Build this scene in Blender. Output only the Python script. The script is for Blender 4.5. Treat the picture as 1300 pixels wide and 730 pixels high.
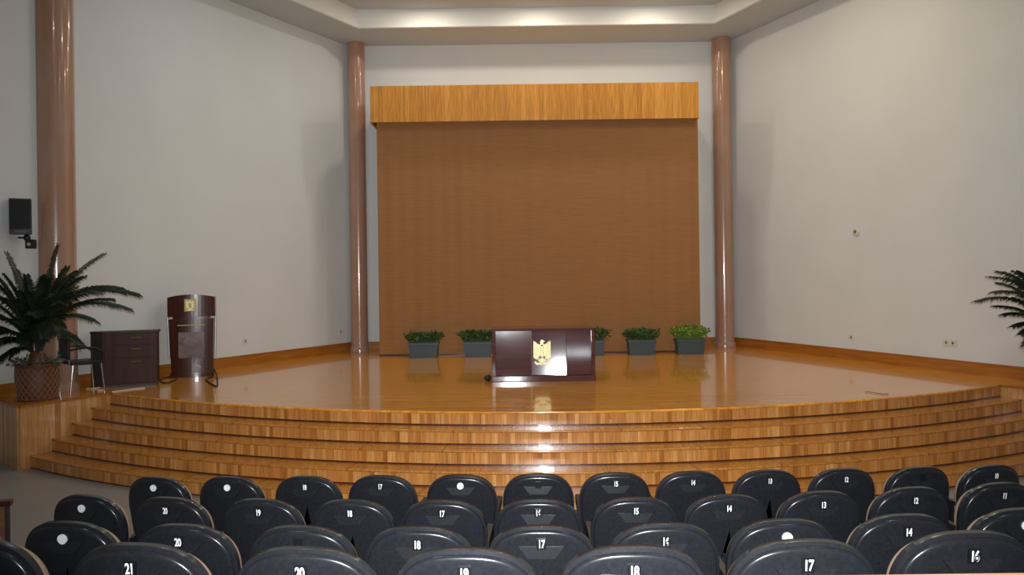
import bpy, bmesh, math, random
from mathutils import Vector, Matrix
PI = math.pi
S = bpy.context.scene
for o in list(bpy.data.objects): bpy.data.objects.remove(o)
C = S.collection
rnd = random.Random(7)

# ------------------------------------------------------------------ camera, light, exposure
CAMZ = 2.27; F = 990.0; ROLL = 0.0133
cd = bpy.data.cameras.new('camera'); cam = bpy.data.objects.new('camera', cd); C.objects.link(cam)
cam.location = (0, 0, CAMZ); cam.rotation_euler = (PI/2, ROLL, 0)
cd.sensor_width = 36; cd.lens = F/1300*36; cd.shift_y = -13/1300; cd.clip_end = 100
S.camera = cam
S.view_settings.view_transform = 'Standard'; S.view_settings.look = 'None'
S.view_settings.gamma = 1; S.view_settings.use_curve_mapping = False
S.view_settings.exposure = 0.10
w = bpy.data.worlds.new('world'); S.world = w; w.use_nodes = True
w.node_tree.nodes['Background'].inputs[0].default_value = (0.75, 0.82, 1, 1)
w.node_tree.nodes['Background'].inputs[1].default_value = 0.3

def area(name, loc, aim, sx, sy, power, col):
    l = bpy.data.lights.new(name, 'AREA'); l.shape = 'RECTANGLE'; l.size = sx; l.size_y = sy
    l.energy = power; l.color = col
    o = bpy.data.objects.new(name, l); C.objects.link(o); o.location = loc
    o.rotation_euler = (Vector(aim)-Vector(loc)).to_track_quat('-Z', 'Y').to_euler(); return o
# the flash gun on top of the camera
fl = bpy.data.lights.new('flash_light', 'SPOT'); fl.energy = 2450; fl.color = (0.97, 0.985, 1); fl.shadow_soft_size = 0.03
fl.spot_size = math.radians(92); fl.spot_blend = 1.0
fo = bpy.data.objects.new('flash_light', fl); C.objects.link(fo); fo.location = (0.0, -0.02, CAMZ+0.16)
fo.rotation_euler = (Vector((0.6, 10, 0.35))).to_track_quat('-Z', 'Y').to_euler()
# ceiling lamps set in the tray (out of frame), the row nearest the back wall throws the pelmet's shade
area('tray_strip', (0.55, 14.2, 7.49), (0.55, 14.2, 0), 5.2, 0.08, 10, (1, 0.92, 0.80))
for x in (-1.6, 0.55, 2.7):
    area('tray_lamp', (x, 14.34, 7.49), (x, 14.34, 0), 0.2, 0.2, 27, (1, 0.90, 0.76))
for x, y, p, c in ((-3.2, 11.4, 22, (0.92, 0.97, 1)), (3.9, 11.6, 62, (1, 0.85, 0.57)), (0.6, 9.5, 32, (1, 0.95, 0.88)),
                   (-3.0, 5.5, 24, (0.88, 0.95, 1)), (3.5, 5.5, 28, (0.95, 0.97, 1)), (0.3, 2.0, 9, (0.93, 0.97, 1))):
    area('hall_lamp', (x, y, 7.49), (x, y, 0), 0.35, 0.35, p, c)

# ------------------------------------------------------------------ helpers
def W(px, py, d):
    """point of the room at depth d seen at a place of the photograph"""
    xc = (px-650)/F; zc = (352-py)/F; c, s = math.cos(ROLL), math.sin(ROLL)
    return Vector((d*(xc*c+zc*s), d, CAMZ+d*(-xc*s+zc*c)))

def obj(name, bm, mats, parent=None, smooth=False, loc=None):
    me = bpy.data.meshes.new(name)
    bmesh.ops.recalc_face_normals(bm, faces=bm.faces)
    bm.to_mesh(me); bm.free()
    if not isinstance(mats, (list, tuple)): mats = [mats]
    for m in mats: me.materials.append(m)
    if smooth:
        for p in me.polygons: p.use_smooth = True
        try: me.set_sharp_from_angle(angle=math.radians(38))
        except Exception: pass
    o = bpy.data.objects.new(name, me); C.objects.link(o)
    if parent: o.parent = parent
    if loc: o.location = loc
    return o

def tag(o, label, cat, group=None, kind=None):
    if label: o['label'] = label
    if cat: o['category'] = cat
    if group: o['group'] = group
    if kind: o['kind'] = kind
    return o
def thing(name, label, cat, loc=(0, 0, 0), rz=0, group=None):
    o = bpy.data.objects.new(name, None); C.objects.link(o); o.empty_display_size = 0.1
    o.location = loc; o.rotation_euler = (0, 0, rz); return tag(o, label, cat, group)
def struct(name, bm, m, smooth=False, label=None):
    o = obj(name, bm, m, smooth=smooth); o['kind'] = 'structure'
    if label: o['label'] = label
    return o

def box(bm, x0, x1, y0, y1, z0, z1, bev=0.0, M=None, mi=0):
    vs = [bm.verts.new((x, y, z)) for x in (x0, x1) for y in (y0, y1) for z in (z0, z1)]
    fs = [bm.faces.new([vs[i] for i in q]) for q in ((0,1,3,2), (4,6,7,5), (0,4,5,1), (2,3,7,6), (0,2,6,4), (1,5,7,3))]
    for f in fs: f.material_index = mi
    bm.normal_update()
    if bev:
        es = list({e for f in fs for e in f.edges})
        r = bmesh.ops.bevel(bm, geom=es, offset=bev, segments=2, affect='EDGES', profile=0.7)
        vs = list({v for f in r['faces'] for v in f.verts} | {v for v in vs if v.is_valid})
    if M is not None: bmesh.ops.transform(bm, matrix=M, verts=[v for v in vs if v.is_valid])
    return vs
def prism(bm, pts, z0, z1, mi=0):
    a = [bm.verts.new((p[0], p[1], z0)) for p in pts]; b = [bm.verts.new((p[0], p[1], z1)) for p in pts]
    n = len(pts); f = [bm.faces.new(a[::-1]), bm.faces.new(b)]
    for i in range(n): f.append(bm.faces.new((a[i], a[(i+1) % n], b[(i+1) % n], b[i])))
    for q in f: q.material_index = mi
def plate(bm, pts, y0, y1, mi=0):
    """outline in x,z extruded in y"""
    a = [bm.verts.new((p[0], y0, p[1])) for p in pts]; b = [bm.verts.new((p[0], y1, p[1])) for p in pts]
    n = len(pts); f = [bm.faces.new(a), bm.faces.new(b[::-1])]
    for i in range(n): f.append(bm.faces.new((a[i], b[i], b[(i+1) % n], a[(i+1) % n])))
    for q in f: q.material_index = mi
def lathe(bm, prof, n=32, cx=0, cy=0, cap=True):
    rings = []
    for r, z in prof:
        rings.append([bm.verts.new((cx+r*math.cos(2*PI*i/n), cy+r*math.sin(2*PI*i/n), z)) for i in range(n)])
    for a, b in zip(rings, rings[1:]):
        for i in range(n): bm.faces.new((a[i], a[(i+1) % n], b[(i+1) % n], b[i]))
    if cap: bm.faces.new(rings[0][::-1]); bm.faces.new(rings[-1])
def tube(bm, pts, r, n=8, r2=None):
    pts = [Vector(p) for p in pts]; rings = []
    up = Vector((0.13, 0.21, 1)).normalized()
    for i, p in enumerate(pts):
        t = (pts[min(i+1, len(pts)-1)]-pts[max(i-1, 0)]).normalized()
        a = t.cross(up)
        if a.length < 0.2: a = t.cross(Vector((1, 0.1, 0)))
        a.normalize(); b = t.cross(a)
        rr = r if r2 is None else r+(r2-r)*i/(len(pts)-1)
        rings.append([bm.verts.new(p+rr*(math.cos(2*PI*k/n)*a+math.sin(2*PI*k/n)*b)) for k in range(n)])
    for a, b in zip(rings, rings[1:]):
        for i in range(n): bm.faces.new((a[i], a[(i+1) % n], b[(i+1) % n], b[i]))
    bm.faces.new(rings[0][::-1]); bm.faces.new(rings[-1])
def smoothpath(pts, k=6):
    P = [Vector(p) for p in pts]; P = [2*P[0]-P[1]]+P+[2*P[-1]-P[-2]]; out = []
    for i in range(1, len(P)-2):
        for j in range(k):
            t = j/k; a, b, c, d = P[i-1:i+3]
            out.append(0.5*((2*b)+(c-a)*t+(2*a-5*b+4*c-d)*t*t+(-a+3*b-3*c+d)*t**3))
    return out+[P[-2]]

# ------------------------------------------------------------------ materials
def mat(name, col, rough=0.5, metal=0, coat=0, spec=0.5, emis=None, es=0, noise=None, bump=None):
    m = bpy.data.materials.new(name); m.use_nodes = True; nt = m.node_tree; b = nt.nodes['Principled BSDF']
    b.inputs['Base Color'].default_value = (*col, 1); b.inputs['Roughness'].default_value = rough
    b.inputs['Metallic'].default_value = metal; b.inputs['Coat Weight'].default_value = coat
    b.inputs['Coat Roughness'].default_value = 0.06; b.inputs['Specular IOR Level'].default_value = spec
    if emis: b.inputs['Emission Color'].default_value = (*emis, 1); b.inputs['Emission Strength'].default_value = es
    if noise:                               # scale, second colour, stretch
        sc, c2, st = noise
        tc = nt.nodes.new('ShaderNodeTexCoord'); mp = nt.nodes.new('ShaderNodeMapping'); mp.inputs['Scale'].default_value = st
        n = nt.nodes.new('ShaderNodeTexNoise'); n.inputs['Scale'].default_value = sc; n.inputs['Detail'].default_value = 5
        r = nt.nodes.new('ShaderNodeValToRGB'); r.color_ramp.elements[0].position = 0.35; r.color_ramp.elements[1].position = 0.68
        r.color_ramp.elements[0].color = (*col, 1); r.color_ramp.elements[1].color = (*c2, 1)
        L = nt.links.new; L(tc.outputs['Object'], mp.inputs[0]); L(mp.outputs[0], n.inputs['Vector']); L(n.outputs['Fac'], r.inputs[0])
        L(r.outputs[0], b.inputs['Base Color'])
        if bump:
            bp = nt.nodes.new('ShaderNodeBump'); bp.inputs['Strength'].default_value = bump; bp.inputs['Distance'].default_value = 0.01
            L(n.outputs['Fac'], bp.inputs['Height']); L(bp.outputs[0], b.inputs['Normal'])
    return m

def planks(name, cols, wu, lv, rough=0.25, coat=0.5, uv=False, axis='x', grain=1.0, joint=0.45, spec=0.5, crough=0.08):
    """boards: wu wide across, lv long; across = u of the uv map, or y (axis x) / x (axis z) of the object"""
    m = bpy.data.materials.new(name); m.use_nodes = True; nt = m.node_tree; N = nt.nodes.new; L = nt.links.new
    b = nt.nodes['Principled BSDF']; tc = N('ShaderNodeTexCoord'); sp = N('ShaderNodeSeparateXYZ')
    L(tc.outputs['UV' if uv else 'Object'], sp.inputs[0])
    U, V = {'x': (1, 0), 'z': (0, 2)}[axis] if not uv else (0, 1)
    def mth(op, a, bb=None):
        n = N('ShaderNodeMath'); n.operation = op
        for i, q in enumerate((a, bb)):
            if q is None: continue
            if isinstance(q, (int, float)): n.inputs[i].default_value = q
            else: L(q, n.inputs[i])
        return n.outputs[0]
    su = mth('DIVIDE', sp.outputs[U], wu); row = mth('FLOOR', su); fr = mth('FRACT', su)
    wn = N('ShaderNodeTexWhiteNoise'); wn.noise_dimensions = '1D'; L(row, wn.inputs['W'])
    sv = mth('ADD', mth('DIVIDE', sp.outputs[V], lv), mth('MULTIPLY', wn.outputs['Value'], 7.3)); cell = mth('FLOOR', sv); fv = mth('FRACT', sv)
    cb = N('ShaderNodeCombineXYZ'); L(row, cb.inputs[0]); L(cell, cb.inputs[1])
    w2 = N('ShaderNodeTexWhiteNoise'); w2.noise_dimensions = '2D'; L(cb.outputs[0], w2.inputs['Vector'])
    cr = N('ShaderNodeValToRGB'); L(w2.outputs['Value'], cr.inputs[0]); e = cr.color_ramp.elements
    e[0].color = (*cols[0], 1); e[1].color = (*cols[-1], 1)
    for i, c in enumerate(cols[1:-1]): q = e.new((i+1)/(len(cols)-1)); q.color = (*c, 1)
    # grain
    g = N('ShaderNodeCombineXYZ'); L(mth('MULTIPLY', sp.outputs[U], 60), g.inputs[0]); L(mth('MULTIPLY', sp.outputs[V], 3), g.inputs[1]); L(mth('MULTIPLY', w2.outputs['Value'], 30), g.inputs[2])
    nz = N('ShaderNodeTexNoise'); nz.inputs['Scale'].default_value = 1; nz.inputs['Detail'].default_value = 4; L(g.outputs[0], nz.inputs['Vector'])
    gr = N('ShaderNodeMapRange'); gr.inputs['From Min'].default_value = 0.3; gr.inputs['From Max'].default_value = 0.7
    gr.inputs['To Min'].default_value = 1-0.3*grain; gr.inputs['To Max'].default_value = 1+0.18*grain; L(nz.outputs['Fac'], gr.inputs['Value'])
    jw = 0.02
    j1 = mth('LESS_THAN', fr, 0.035); j2 = mth('LESS_THAN', fv, 0.004/lv); jj = mth('MAXIMUM', j1, j2)
    dk = mth('SUBTRACT', 1, mth('MULTIPLY', jj, joint)); f = mth('MULTIPLY', gr.outputs[0], dk)
    mx = N('ShaderNodeVectorMath'); mx.operation = 'SCALE'; L(cr.outputs[0], mx.inputs[0]); L(f, mx.inputs['Scale'])
    L(mx.outputs[0], b.inputs['Base Color'])
    b.inputs['Roughness'].default_value = rough; b.inputs['Coat Weight'].default_value = coat; b.inputs['Coat Roughness'].default_value = crough
    b.inputs['Specular IOR Level'].default_value = spec
    return m

M = {}
M['wall'] = mat('painted_plaster', (0.605, 0.625, 0.615), 0.7, noise=(1.2, (0.63, 0.65, 0.64), (1, 1, 1)))
M['ceil'] = mat('ceiling_paint', (0.50, 0.55, 0.54), 0.8)
M['fascia'] = mat('fascia_paint', (0.66, 0.65, 0.60), 0.7)
M['marble'] = mat('pink_marble', (0.36, 0.19, 0.115), 0.2, coat=0.5, noise=(2.2, (0.37, 0.24, 0.18), (1.6, 1.6, 0.7)))
M['stage'] = planks('stage_boards', [(0.72, 0.29, 0.028), (0.80, 0.35, 0.042), (0.76, 0.315, 0.034), (0.68, 0.26, 0.024)], 0.07, 1.3, rough=0.2, coat=0.6, axis='x', joint=0.3, crough=0.05)
M['riser'] = planks('riser_boards', [(0.33, 0.11, 0.018), (0.57, 0.245, 0.060), (0.48, 0.185, 0.038), (0.66, 0.33, 0.10), (0.41, 0.145, 0.026), (0.56, 0.25, 0.068), (0.50, 0.20, 0.045)], 0.047, 30, rough=0.28, coat=0.4, uv=True, crough=0.12)
M['tread'] = planks('tread_boards', [(0.43, 0.16, 0.022), (0.52, 0.21, 0.038), (0.47, 0.18, 0.029)], 0.9, 0.075, rough=0.25, coat=0.45, uv=True, joint=0.35, crough=0.09)
M['cheek'] = planks('cheek_boards', [(0.38, 0.16, 0.045), (0.60, 0.32, 0.12), (0.48, 0.22, 0.07), (0.66, 0.38, 0.16)], 0.07, 30, rough=0.35, coat=0.3, uv=True)
M['pelmet'] = planks('pelmet_boards', [(0.48, 0.19, 0.022), (0.60, 0.265, 0.040), (0.53, 0.22, 0.028), (0.65, 0.30, 0.055)], 0.085, 30, rough=0.55, coat=0.0, axis='z', joint=0.25, spec=0.3)
M['skirt'] = mat('skirting_wood', (0.30, 0.095, 0.012), 0.35, coat=0.3, noise=(3, (0.40, 0.15, 0.02), (0.6, 0.6, 8)))
M['terrazzo'] = mat('grey_terrazzo', (0.25, 0.23, 0.215), 0.4, noise=(40, (0.31, 0.285, 0.265), (1, 1, 1)))
M['carpet'] = mat('tier_floor', (0.10, 0.085, 0.075), 0.8)
M['shell'] = mat('black_plastic', (0.011, 0.012, 0.015), 0.26, spec=0.5, noise=(60, (0.014, 0.016, 0.020), (1, 1, 1)))
M['tan'] = mat('tan_upholstery', (0.27, 0.185, 0.13), 0.6)
M['blackmetal'] = mat('black_metal', (0.015, 0.015, 0.017), 0.4, metal=0.3)
M['plate'] = mat('number_plate_black', (0.006, 0.006, 0.008), 0.4)
M['white'] = mat('white_paint', (0.88, 0.89, 0.92), 0.5)
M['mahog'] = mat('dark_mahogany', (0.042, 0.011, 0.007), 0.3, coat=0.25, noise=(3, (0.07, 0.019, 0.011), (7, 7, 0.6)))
M['mahog2'] = mat('polished_mahogany', (0.075, 0.032, 0.034), 0.075, coat=0.15, noise=(2, (0.11, 0.045, 0.042), (0.6, 4, 7)))
M['darkgrey'] = mat('dark_grey_laminate', (0.035, 0.033, 0.033), 0.45)
M['chrome'] = mat('chrome', (0.75, 0.76, 0.78), 0.15, metal=1)
M['silver'] = mat('silver_paint', (0.50, 0.50, 0.50), 0.35, metal=0.4)
M['gold'] = mat('pale_gold', (0.74, 0.66, 0.33), 0.4, metal=0.15)
M['olive'] = mat('olive_gold', (0.28, 0.22, 0.06), 0.4, metal=0.3)
M['leafd'] = mat('palm_leaf', (0.010, 0.020, 0.010), 0.5, noise=(5, (0.030, 0.048, 0.022), (1, 1, 1)))
M['rachis'] = mat('palm_rachis', (0.045, 0.060, 0.012), 0.5)
M['leafp'] = mat('planter_leaf', (0.020, 0.050, 0.008), 0.5, noise=(14, (0.055, 0.11, 0.018), (1, 1, 1)))
M['leafb'] = mat('bright_leaf', (0.05, 0.12, 0.012), 0.45, noise=(16, (0.22, 0.32, 0.035), (1, 1, 1)))
M['leaft'] = mat('grey_green_leaf', (0.05, 0.085, 0.06), 0.5, noise=(14, (0.14, 0.19, 0.14), (1, 1, 1)))
M['slate'] = mat('slate_planter', (0.040, 0.062, 0.068), 0.5)
M['soil'] = mat('soil', (0.02, 0.014, 0.01), 0.9)
M['wicker'] = mat('wicker', (0.10, 0.033, 0.012), 0.5, noise=(30, (0.17, 0.07, 0.03), (1, 1, 1)))
M['wicker2'] = mat('wicker_strand', (0.30, 0.17, 0.10), 0.45)
M['black'] = mat('matt_black', (0.008, 0.008, 0.010), 0.5)
M['vinyl'] = mat('black_vinyl', (0.014, 0.013, 0.020), 0.4)
M['cable'] = mat('black_cable', (0.012, 0.010, 0.010), 0.5)
M['palecable'] = mat('pale_cable_cover', (0.55, 0.45, 0.36), 0.5)
M['outlet'] = mat('outlet_plastic', (0.60, 0.58, 0.50), 0.4)
M['outletdark'] = mat('outlet_dark', (0.16, 0.13, 0.10), 0.5)
M['railwood'] = mat('orange_wood', (0.55, 0.22, 0.05), 0.35, coat=0.3, noise=(3, (0.66, 0.30, 0.09), (1, 8, 8)))
M['tablewood'] = mat('brown_table_wood', (0.17, 0.075, 0.035), 0.5, noise=(3, (0.24, 0.11, 0.05), (1, 8, 8)))
M['daylight'] = mat('daylit_glass', (0.8, 0.85, 0.9), 0.2, emis=(0.86, 0.93, 1), es=13.0)
M['cabwood'] = mat('dull_mahogany', (0.040, 0.013, 0.009), 0.5, spec=0.25, noise=(3, (0.06, 0.02, 0.013), (7, 7, 0.6)))
M['picture'] = mat('printed_panel', (0.035, 0.011, 0.010), 0.3, coat=0.5, noise=(9, (0.14, 0.075, 0.06), (1, 1, 1)))
M['lens'] = mat('lamp_lens', (1, 0.9, 0.8), 0.3, emis=(1, 0.84, 0.62), es=60)

def woven():
    m = bpy.data.materials.new('woven_blind'); m.use_nodes = True; nt = m.node_tree; N = nt.nodes.new; L = nt.links.new
    b = nt.nodes['Principled BSDF']; tc = N('ShaderNodeTexCoord')
    wv = N('ShaderNodeTexWave'); wv.bands_direction = 'Z'; wv.inputs['Scale'].default_value = 9; wv.inputs['Distortion'].default_value = 1.2; wv.inputs['Detail'].default_value = 3
    mp = N('ShaderNodeMapping'); mp.inputs['Scale'].default_value = (0.6, 1, 14); n = N('ShaderNodeTexNoise'); n.inputs['Scale'].default_value = 4; n.inputs['Detail'].default_value = 6
    L(tc.outputs['Object'], wv.inputs['Vector']); L(tc.outputs['Object'], mp.inputs[0]); L(mp.outputs[0], n.inputs['Vector'])
    mx = N('ShaderNodeMix'); mx.data_type = 'FLOAT'; mx.inputs[0].default_value = 0.65; L(wv.outputs['Fac'], mx.inputs[2]); L(n.outputs['Fac'], mx.inputs[3])
    r = N('ShaderNodeValToRGB'); r.color_ramp.elements[0].position = 0.25; r.color_ramp.elements[1].position = 0.8
    r.color_ramp.elements[0].color = (0.250, 0.108, 0.030, 1); r.color_ramp.elements[1].color = (0.325, 0.145, 0.043, 1)
    L(mx.outputs[0], r.inputs[0]); L(r.outputs[0], b.inputs['Base Color']); b.inputs['Roughness'].default_value = 0.75
    bp = N('ShaderNodeBump'); bp.inputs['Strength'].default_value = 0.25; bp.inputs['Distance'].default_value = 0.01
    L(wv.outputs['Fac'], bp.inputs['Height']); L(bp.outputs[0], b.inputs['Normal']); return m
M['woven'] = woven()

# ------------------------------------------------------------------ room shell
SL, SR = 0.545, 0.40                                   # splay of the side walls
def lwx(y): return -3.35-SL*(16.3-y)
def rwx(y): return 4.6+SR*(16.3-y)
YB = -5.0; HC = 7.14; HT = 7.51; ZS = 0.785
BL, BR = (-3.35, 16.3), (4.6, 16.3)
LM, RM = (lwx(6.3), 6.3), (rwx(6.3), 6.3)
ROOM = [BL, BR, RM, (RM[0], YB), (LM[0], YB), LM]
names = ['wall_back', 'wall_right', 'wall_side_right', 'wall_rear', 'wall_side_left', 'wall_left']
for i, nm in enumerate(names):
    a, b2 = Vector(ROOM[i]), Vector(ROOM[(i+1) % 6]); t = (b2-a).normalized(); nrm = Vector((-t.y, t.x))   # outward
    bm = bmesh.new()
    if nm == 'wall_rear':                              # two daylit openings behind the audience
        def seg(x0, x1, z0, z1): box(bm, x0, x1, YB-0.2, YB, z0, z1)
        seg(LM[0]-0.2, -0.75, 0, 7.6); seg(-0.1, 1.25, 0, 7.6); seg(2.85, RM[0]+0.2, 0, 7.6)
        seg(-0.75, -0.1, 0, 1.9); seg(-0.75, -0.1, 3.0, 7.6); seg(1.25, 2.85, 0, 0.7); seg(1.25, 2.85, 2.4, 7.6)
    else:
        e = t*0.0
        prism(bm, [a, b2, b2+nrm*0.2, a+nrm*0.2], 0, 7.6)
    struct(nm, bm, M['wall'])
for i, (x0, x1, z0, z1) in enumerate(((1.25, 2.85, 0.7, 2.4), (-0.75, -0.1, 1.9, 3.0))):
    w_ = bpy.data.objects.new('window_%d' % (i+1), None); C.objects.link(w_); w_.location = ((x0+x1)/2, YB-0.1, z0); w_['kind'] = 'structure'
    hw = (x1-x0)/2; h = z1-z0
    bm = bmesh.new(); box(bm, -hw, hw, -0.02, -0.01, 0, h); obj('glass_pane', bm, M['daylight'], w_)
    bm = bmesh.new()
    for a0, a1, c0, c1 in ((-hw, -hw+0.06, 0, h), (hw-0.06, hw, 0, h), (-hw, hw, 0, 0.06), (-hw, hw, h-0.06, h), (-0.03, 0.03, 0, h), (-hw, hw, h*0.62, h*0.62+0.05)):
        box(bm, a0, a1, -0.04, 0.04, c0, c1)
    obj('window_frame', bm, M['railwood'], w_)

bm = bmesh.new(); prism(bm, [(LM[0]-.3, YB-.3), (RM[0]+.3, YB-.3), (RM[0]+.3, 16.6), (LM[0]-.3, 16.6)], -0.2, 0)
struct('floor', bm, M['terrazzo'], label='grey brown hall floor')

# ceiling: border soffit, bright fascia of the tray, tray ceiling
TW = [(-2.93, 15.15), (4.00, 15.15), (4.00+SR*8.35, 6.8), (7.3, -3.8), (-7.6, -3.8), (-2.93-SL*8.35, 6.8)]
bm = bmesh.new()
for i in range(6):
    j = (i+1) % 6
    a, b2, c, d = ROOM[i], ROOM[j], TW[j], TW[i]
    bm.faces.new([bm.verts.new((p[0], p[1], HC)) for p in (a, b2, c, d)])
    f = bm.faces.new([bm.verts.new((p[0], p[1], z)) for p, z in ((c, HC), (d, HC), (d, HT), (c, HT))]); f.material_index = 1
bm.faces.new([bm.verts.new((p[0], p[1], HT)) for p in TW])
bmesh.ops.remove_doubles(bm, verts=bm.verts, dist=0.001)
vs = bm.faces[:]
prism(bm, [(LM[0]-.2, YB-.2), (RM[0]+.2, YB-.2), (RM[0]+.2, 16.5), (LM[0]-.2, 16.5)], 7.6, 7.7)
struct('ceiling', bm, [M['ceil'], M['fascia']], label='stepped ceiling with a raised tray')

# thin raised line at the foot of the tray fascia
bm = bmesh.new()
for i in (5, 0, 1):
    a, b2 = Vector(TW[i]), Vector(TW[(i+1) % 6]); t = (b2-a).normalized(); nr = Vector((t.y, -t.x))
    prism(bm, [a, b2, b2+nr*0.02, a+nr*0.02], HC+0.01, HC+0.05)
struct('trim_1', bm, M['fascia'], label='thin moulding around the ceiling tray')

# stage ---------------------------------------------------------------
CX, CY, R0, TR, RH = 0.72, 19.4, 10.8, 0.264, 0.157
A1, B1 = Vector((-5.46, 10.55)), Vector((-6.03, 9.5))        # left cheek, stage end and front end
A2, B2 = Vector((6.38, 10.2)), Vector((6.95, 9.15))
Lp = Vector((-6.76, 10.12)); Rp = Vector((rwx(9.75), 9.75))
def hit(A, B, R):
    d = B-A; f = A-Vector((CX, CY)); a = d.dot(d); b = 2*f.dot(d); c = f.dot(f)-R*R
    return A+d*((-b+math.sqrt(b*b-4*a*c))/(2*a))
def ang(p): return math.atan2(p[0]-CX, CY-p[1])
def onarc(R, t): return (CX+R*math.sin(t), CY-R*math.cos(t))
def step(name, R, Rin, top, a0, a1, mats, label):
    """quarter-round nosing, riser and tread swept along the arc, with closed back"""
    bm = bmesh.new(); uv = bm.loops.layers.uv.new('UVMap')
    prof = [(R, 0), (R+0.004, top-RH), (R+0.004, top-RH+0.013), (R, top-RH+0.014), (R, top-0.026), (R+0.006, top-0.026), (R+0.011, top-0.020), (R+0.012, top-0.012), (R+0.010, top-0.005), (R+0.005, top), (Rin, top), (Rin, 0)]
    n = 90; rows = []
    for i in range(n+1):
        t = a0+(a1-a0)*i/n
        rows.append([bm.verts.new((*onarc(r, t), z)) for r, z in prof])
    vv = [0]
    for p, q in zip(prof, prof[1:]): vv.append(vv[-1]+math.hypot(q[0]-p[0], q[1]-p[1]))
    for i in range(n):
        for k in range(len(prof)-1):
            f = bm.faces.new((rows[i][k], rows[i+1][k], rows[i+1][k+1], rows[i][k+1]))
            f.material_index = 2 if k < 3 else (0 if k < 4 else 1)  # dark strip at the riser foot: shade line put in as dark colour
            for l, (ii, kk) in zip(f.loops, ((i, k), (i+1, k), (i+1, k+1), (i, k+1))):
                l[uv].uv = ((a0+(a1-a0)*ii/n)*R+R*0.37, vv[kk]+R*0.1)
            f.smooth = 4 < k < 9
    for r in (rows[0], rows[-1]): bm.faces.new(r)
    return struct(name, bm, mats, label=label)
ords = ['topmost', 'second', 'third', 'lowest']
for k in range(1, 5):
    R = R0+k*TR; top = ZS-k*RH
    if k < 4: a0, a1 = ang(hit(A1, B1, R)), ang(hit(A2, B2, R))
    else: a0, a1 = ang((-6.26, 9.75)), ang((7.05, 9.25))
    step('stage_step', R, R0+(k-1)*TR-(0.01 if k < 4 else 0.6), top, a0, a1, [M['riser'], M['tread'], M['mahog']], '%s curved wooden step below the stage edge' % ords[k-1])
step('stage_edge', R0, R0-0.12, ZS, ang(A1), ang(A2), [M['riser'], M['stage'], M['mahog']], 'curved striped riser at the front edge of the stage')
bm = bmesh.new()
arc = [onarc(R0-0.12, ang(A1)+(ang(A2)-ang(A1))*i/60) for i in range(61)]
prism(bm, [tuple(A1)]+arc+[tuple(A2), tuple(B2), tuple(Rp), (BR[0]-0.0, BR[1]), (BL[0], BL[1]), tuple(Lp), tuple(B1)], 0.02, ZS-0.0005)
struct('stage_floor', bm, M['stage'], label='glossy orange wooden stage floor')
def facing(name, P, Q, label, m='cheek', top=ZS-0.03, z0=0.0):
    """boarded facing standing in front of the stage side"""
    bm = bmesh.new(); uv = bm.loops.layers.uv.new('UVMap'); P, Q = Vector(P), Vector(Q); t = (Q-P).normalized(); nr = Vector((t.y, -t.x)); Lg = (Q-P).length
    prism(bm, [P, Q, Q+nr*0.022, P+nr*0.022], z0, top)
    for f in bm.faces:
        for l in f.loops: l[uv].uv = ((Vector(l.vert.co.xy)-P).dot(t)+3, l.vert.co.z)
    return struct(name, bm, M[m], label=label)
facing('stage_cheek', B1, A1, 'boarded side cheek at the left end of the steps')
facing('stage_cheek', A2, B2, 'boarded side cheek at the right end of the steps')
facing('stage_front', Lp, B1, 'dark boarded front of the stage corner at the left wall', z0=0)
facing('stage_front', B2, Rp, 'boarded front of the stage corner at the right wall', z0=0)
bm = bmesh.new()                                     # nosing of the corner platforms
for P, Q in ((B1, A1), (A2, B2), (Lp, B1), (B2, Rp)):
    t = (Q-P).normalized(); nr = Vector((t.y, -t.x)); prism(bm, [P-nr*0.02, Q-nr*0.02, Q+nr*0.032, P+nr*0.032], ZS-0.03, ZS+0.001)
struct('trim_2', bm, M['skirt'], label='dark edging board around the stage corners')

# skirting along the stage walls
def skirting(nm, P, Q, inn):
    P, Q = Vector(P), Vector(Q); bm = bmesh.new(); i = Vector(inn).normalized()
    prism(bm, [P, Q, Q+i*0.02, P+i*0.02], ZS, ZS+0.165); prism(bm, [P, Q, Q+i*0.028, P+i*0.028], ZS+0.165, ZS+0.18)
    struct(nm, bm, M['skirt'], label='orange brown wooden skirting board')
skirting('baseboard_left', (lwx(10.1), 10.1), BL, (1, -SL))
skirting('baseboard_right', BR, (rwx(9.6), 9.6), (-1, -SR))
skirting('baseboard_back', BL, BR, (0, -1))

# columns
def column(x, y, r, label, n=48):
    t = thing('marble_column', label, 'column', (x, y, ZS), 0)
    bm = bmesh.new(); lathe(bm, [(r, 0.10), (r, HC-ZS)], n); obj('shaft', bm, M['marble'], t, True)
    bm = bmesh.new(); lathe(bm, [(r+0.03, 0), (r+0.03, 0.07), (r+0.01, 0.105), (r, 0.105)], n); obj('base', bm, M['marble'], t, True)
column(-3.16, 16.1, 0.178, 'slim pinkish marble column in the corner left of the brown curtain')
column(4.38, 16.1, 0.195, 'slim pinkish marble column in the corner right of the brown curtain')
column(-6.33, 10.84, 0.25, 'thick marble column on the left wall behind the big palm')

# tiers under the seats
for i, (yc, z0, z1) in enumerate(((5.06, -0.02, 0.111), (4.06, 0.10, 0.288), (3.05, 0.27, 0.523), (2.12, 0.51, 0.78))):
    bm = bmesh.new(); R = CY-yc; pts = []
    a = [onarc(R, -0.245+0.5*k/30) for k in range(31)]
    prism(bm, a+[(a[-1][0], YB), (a[0][0], YB)], z0, z1)
    struct('seating_tier', bm, M['carpet'], label='dark floor step under the audience seats')

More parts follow.
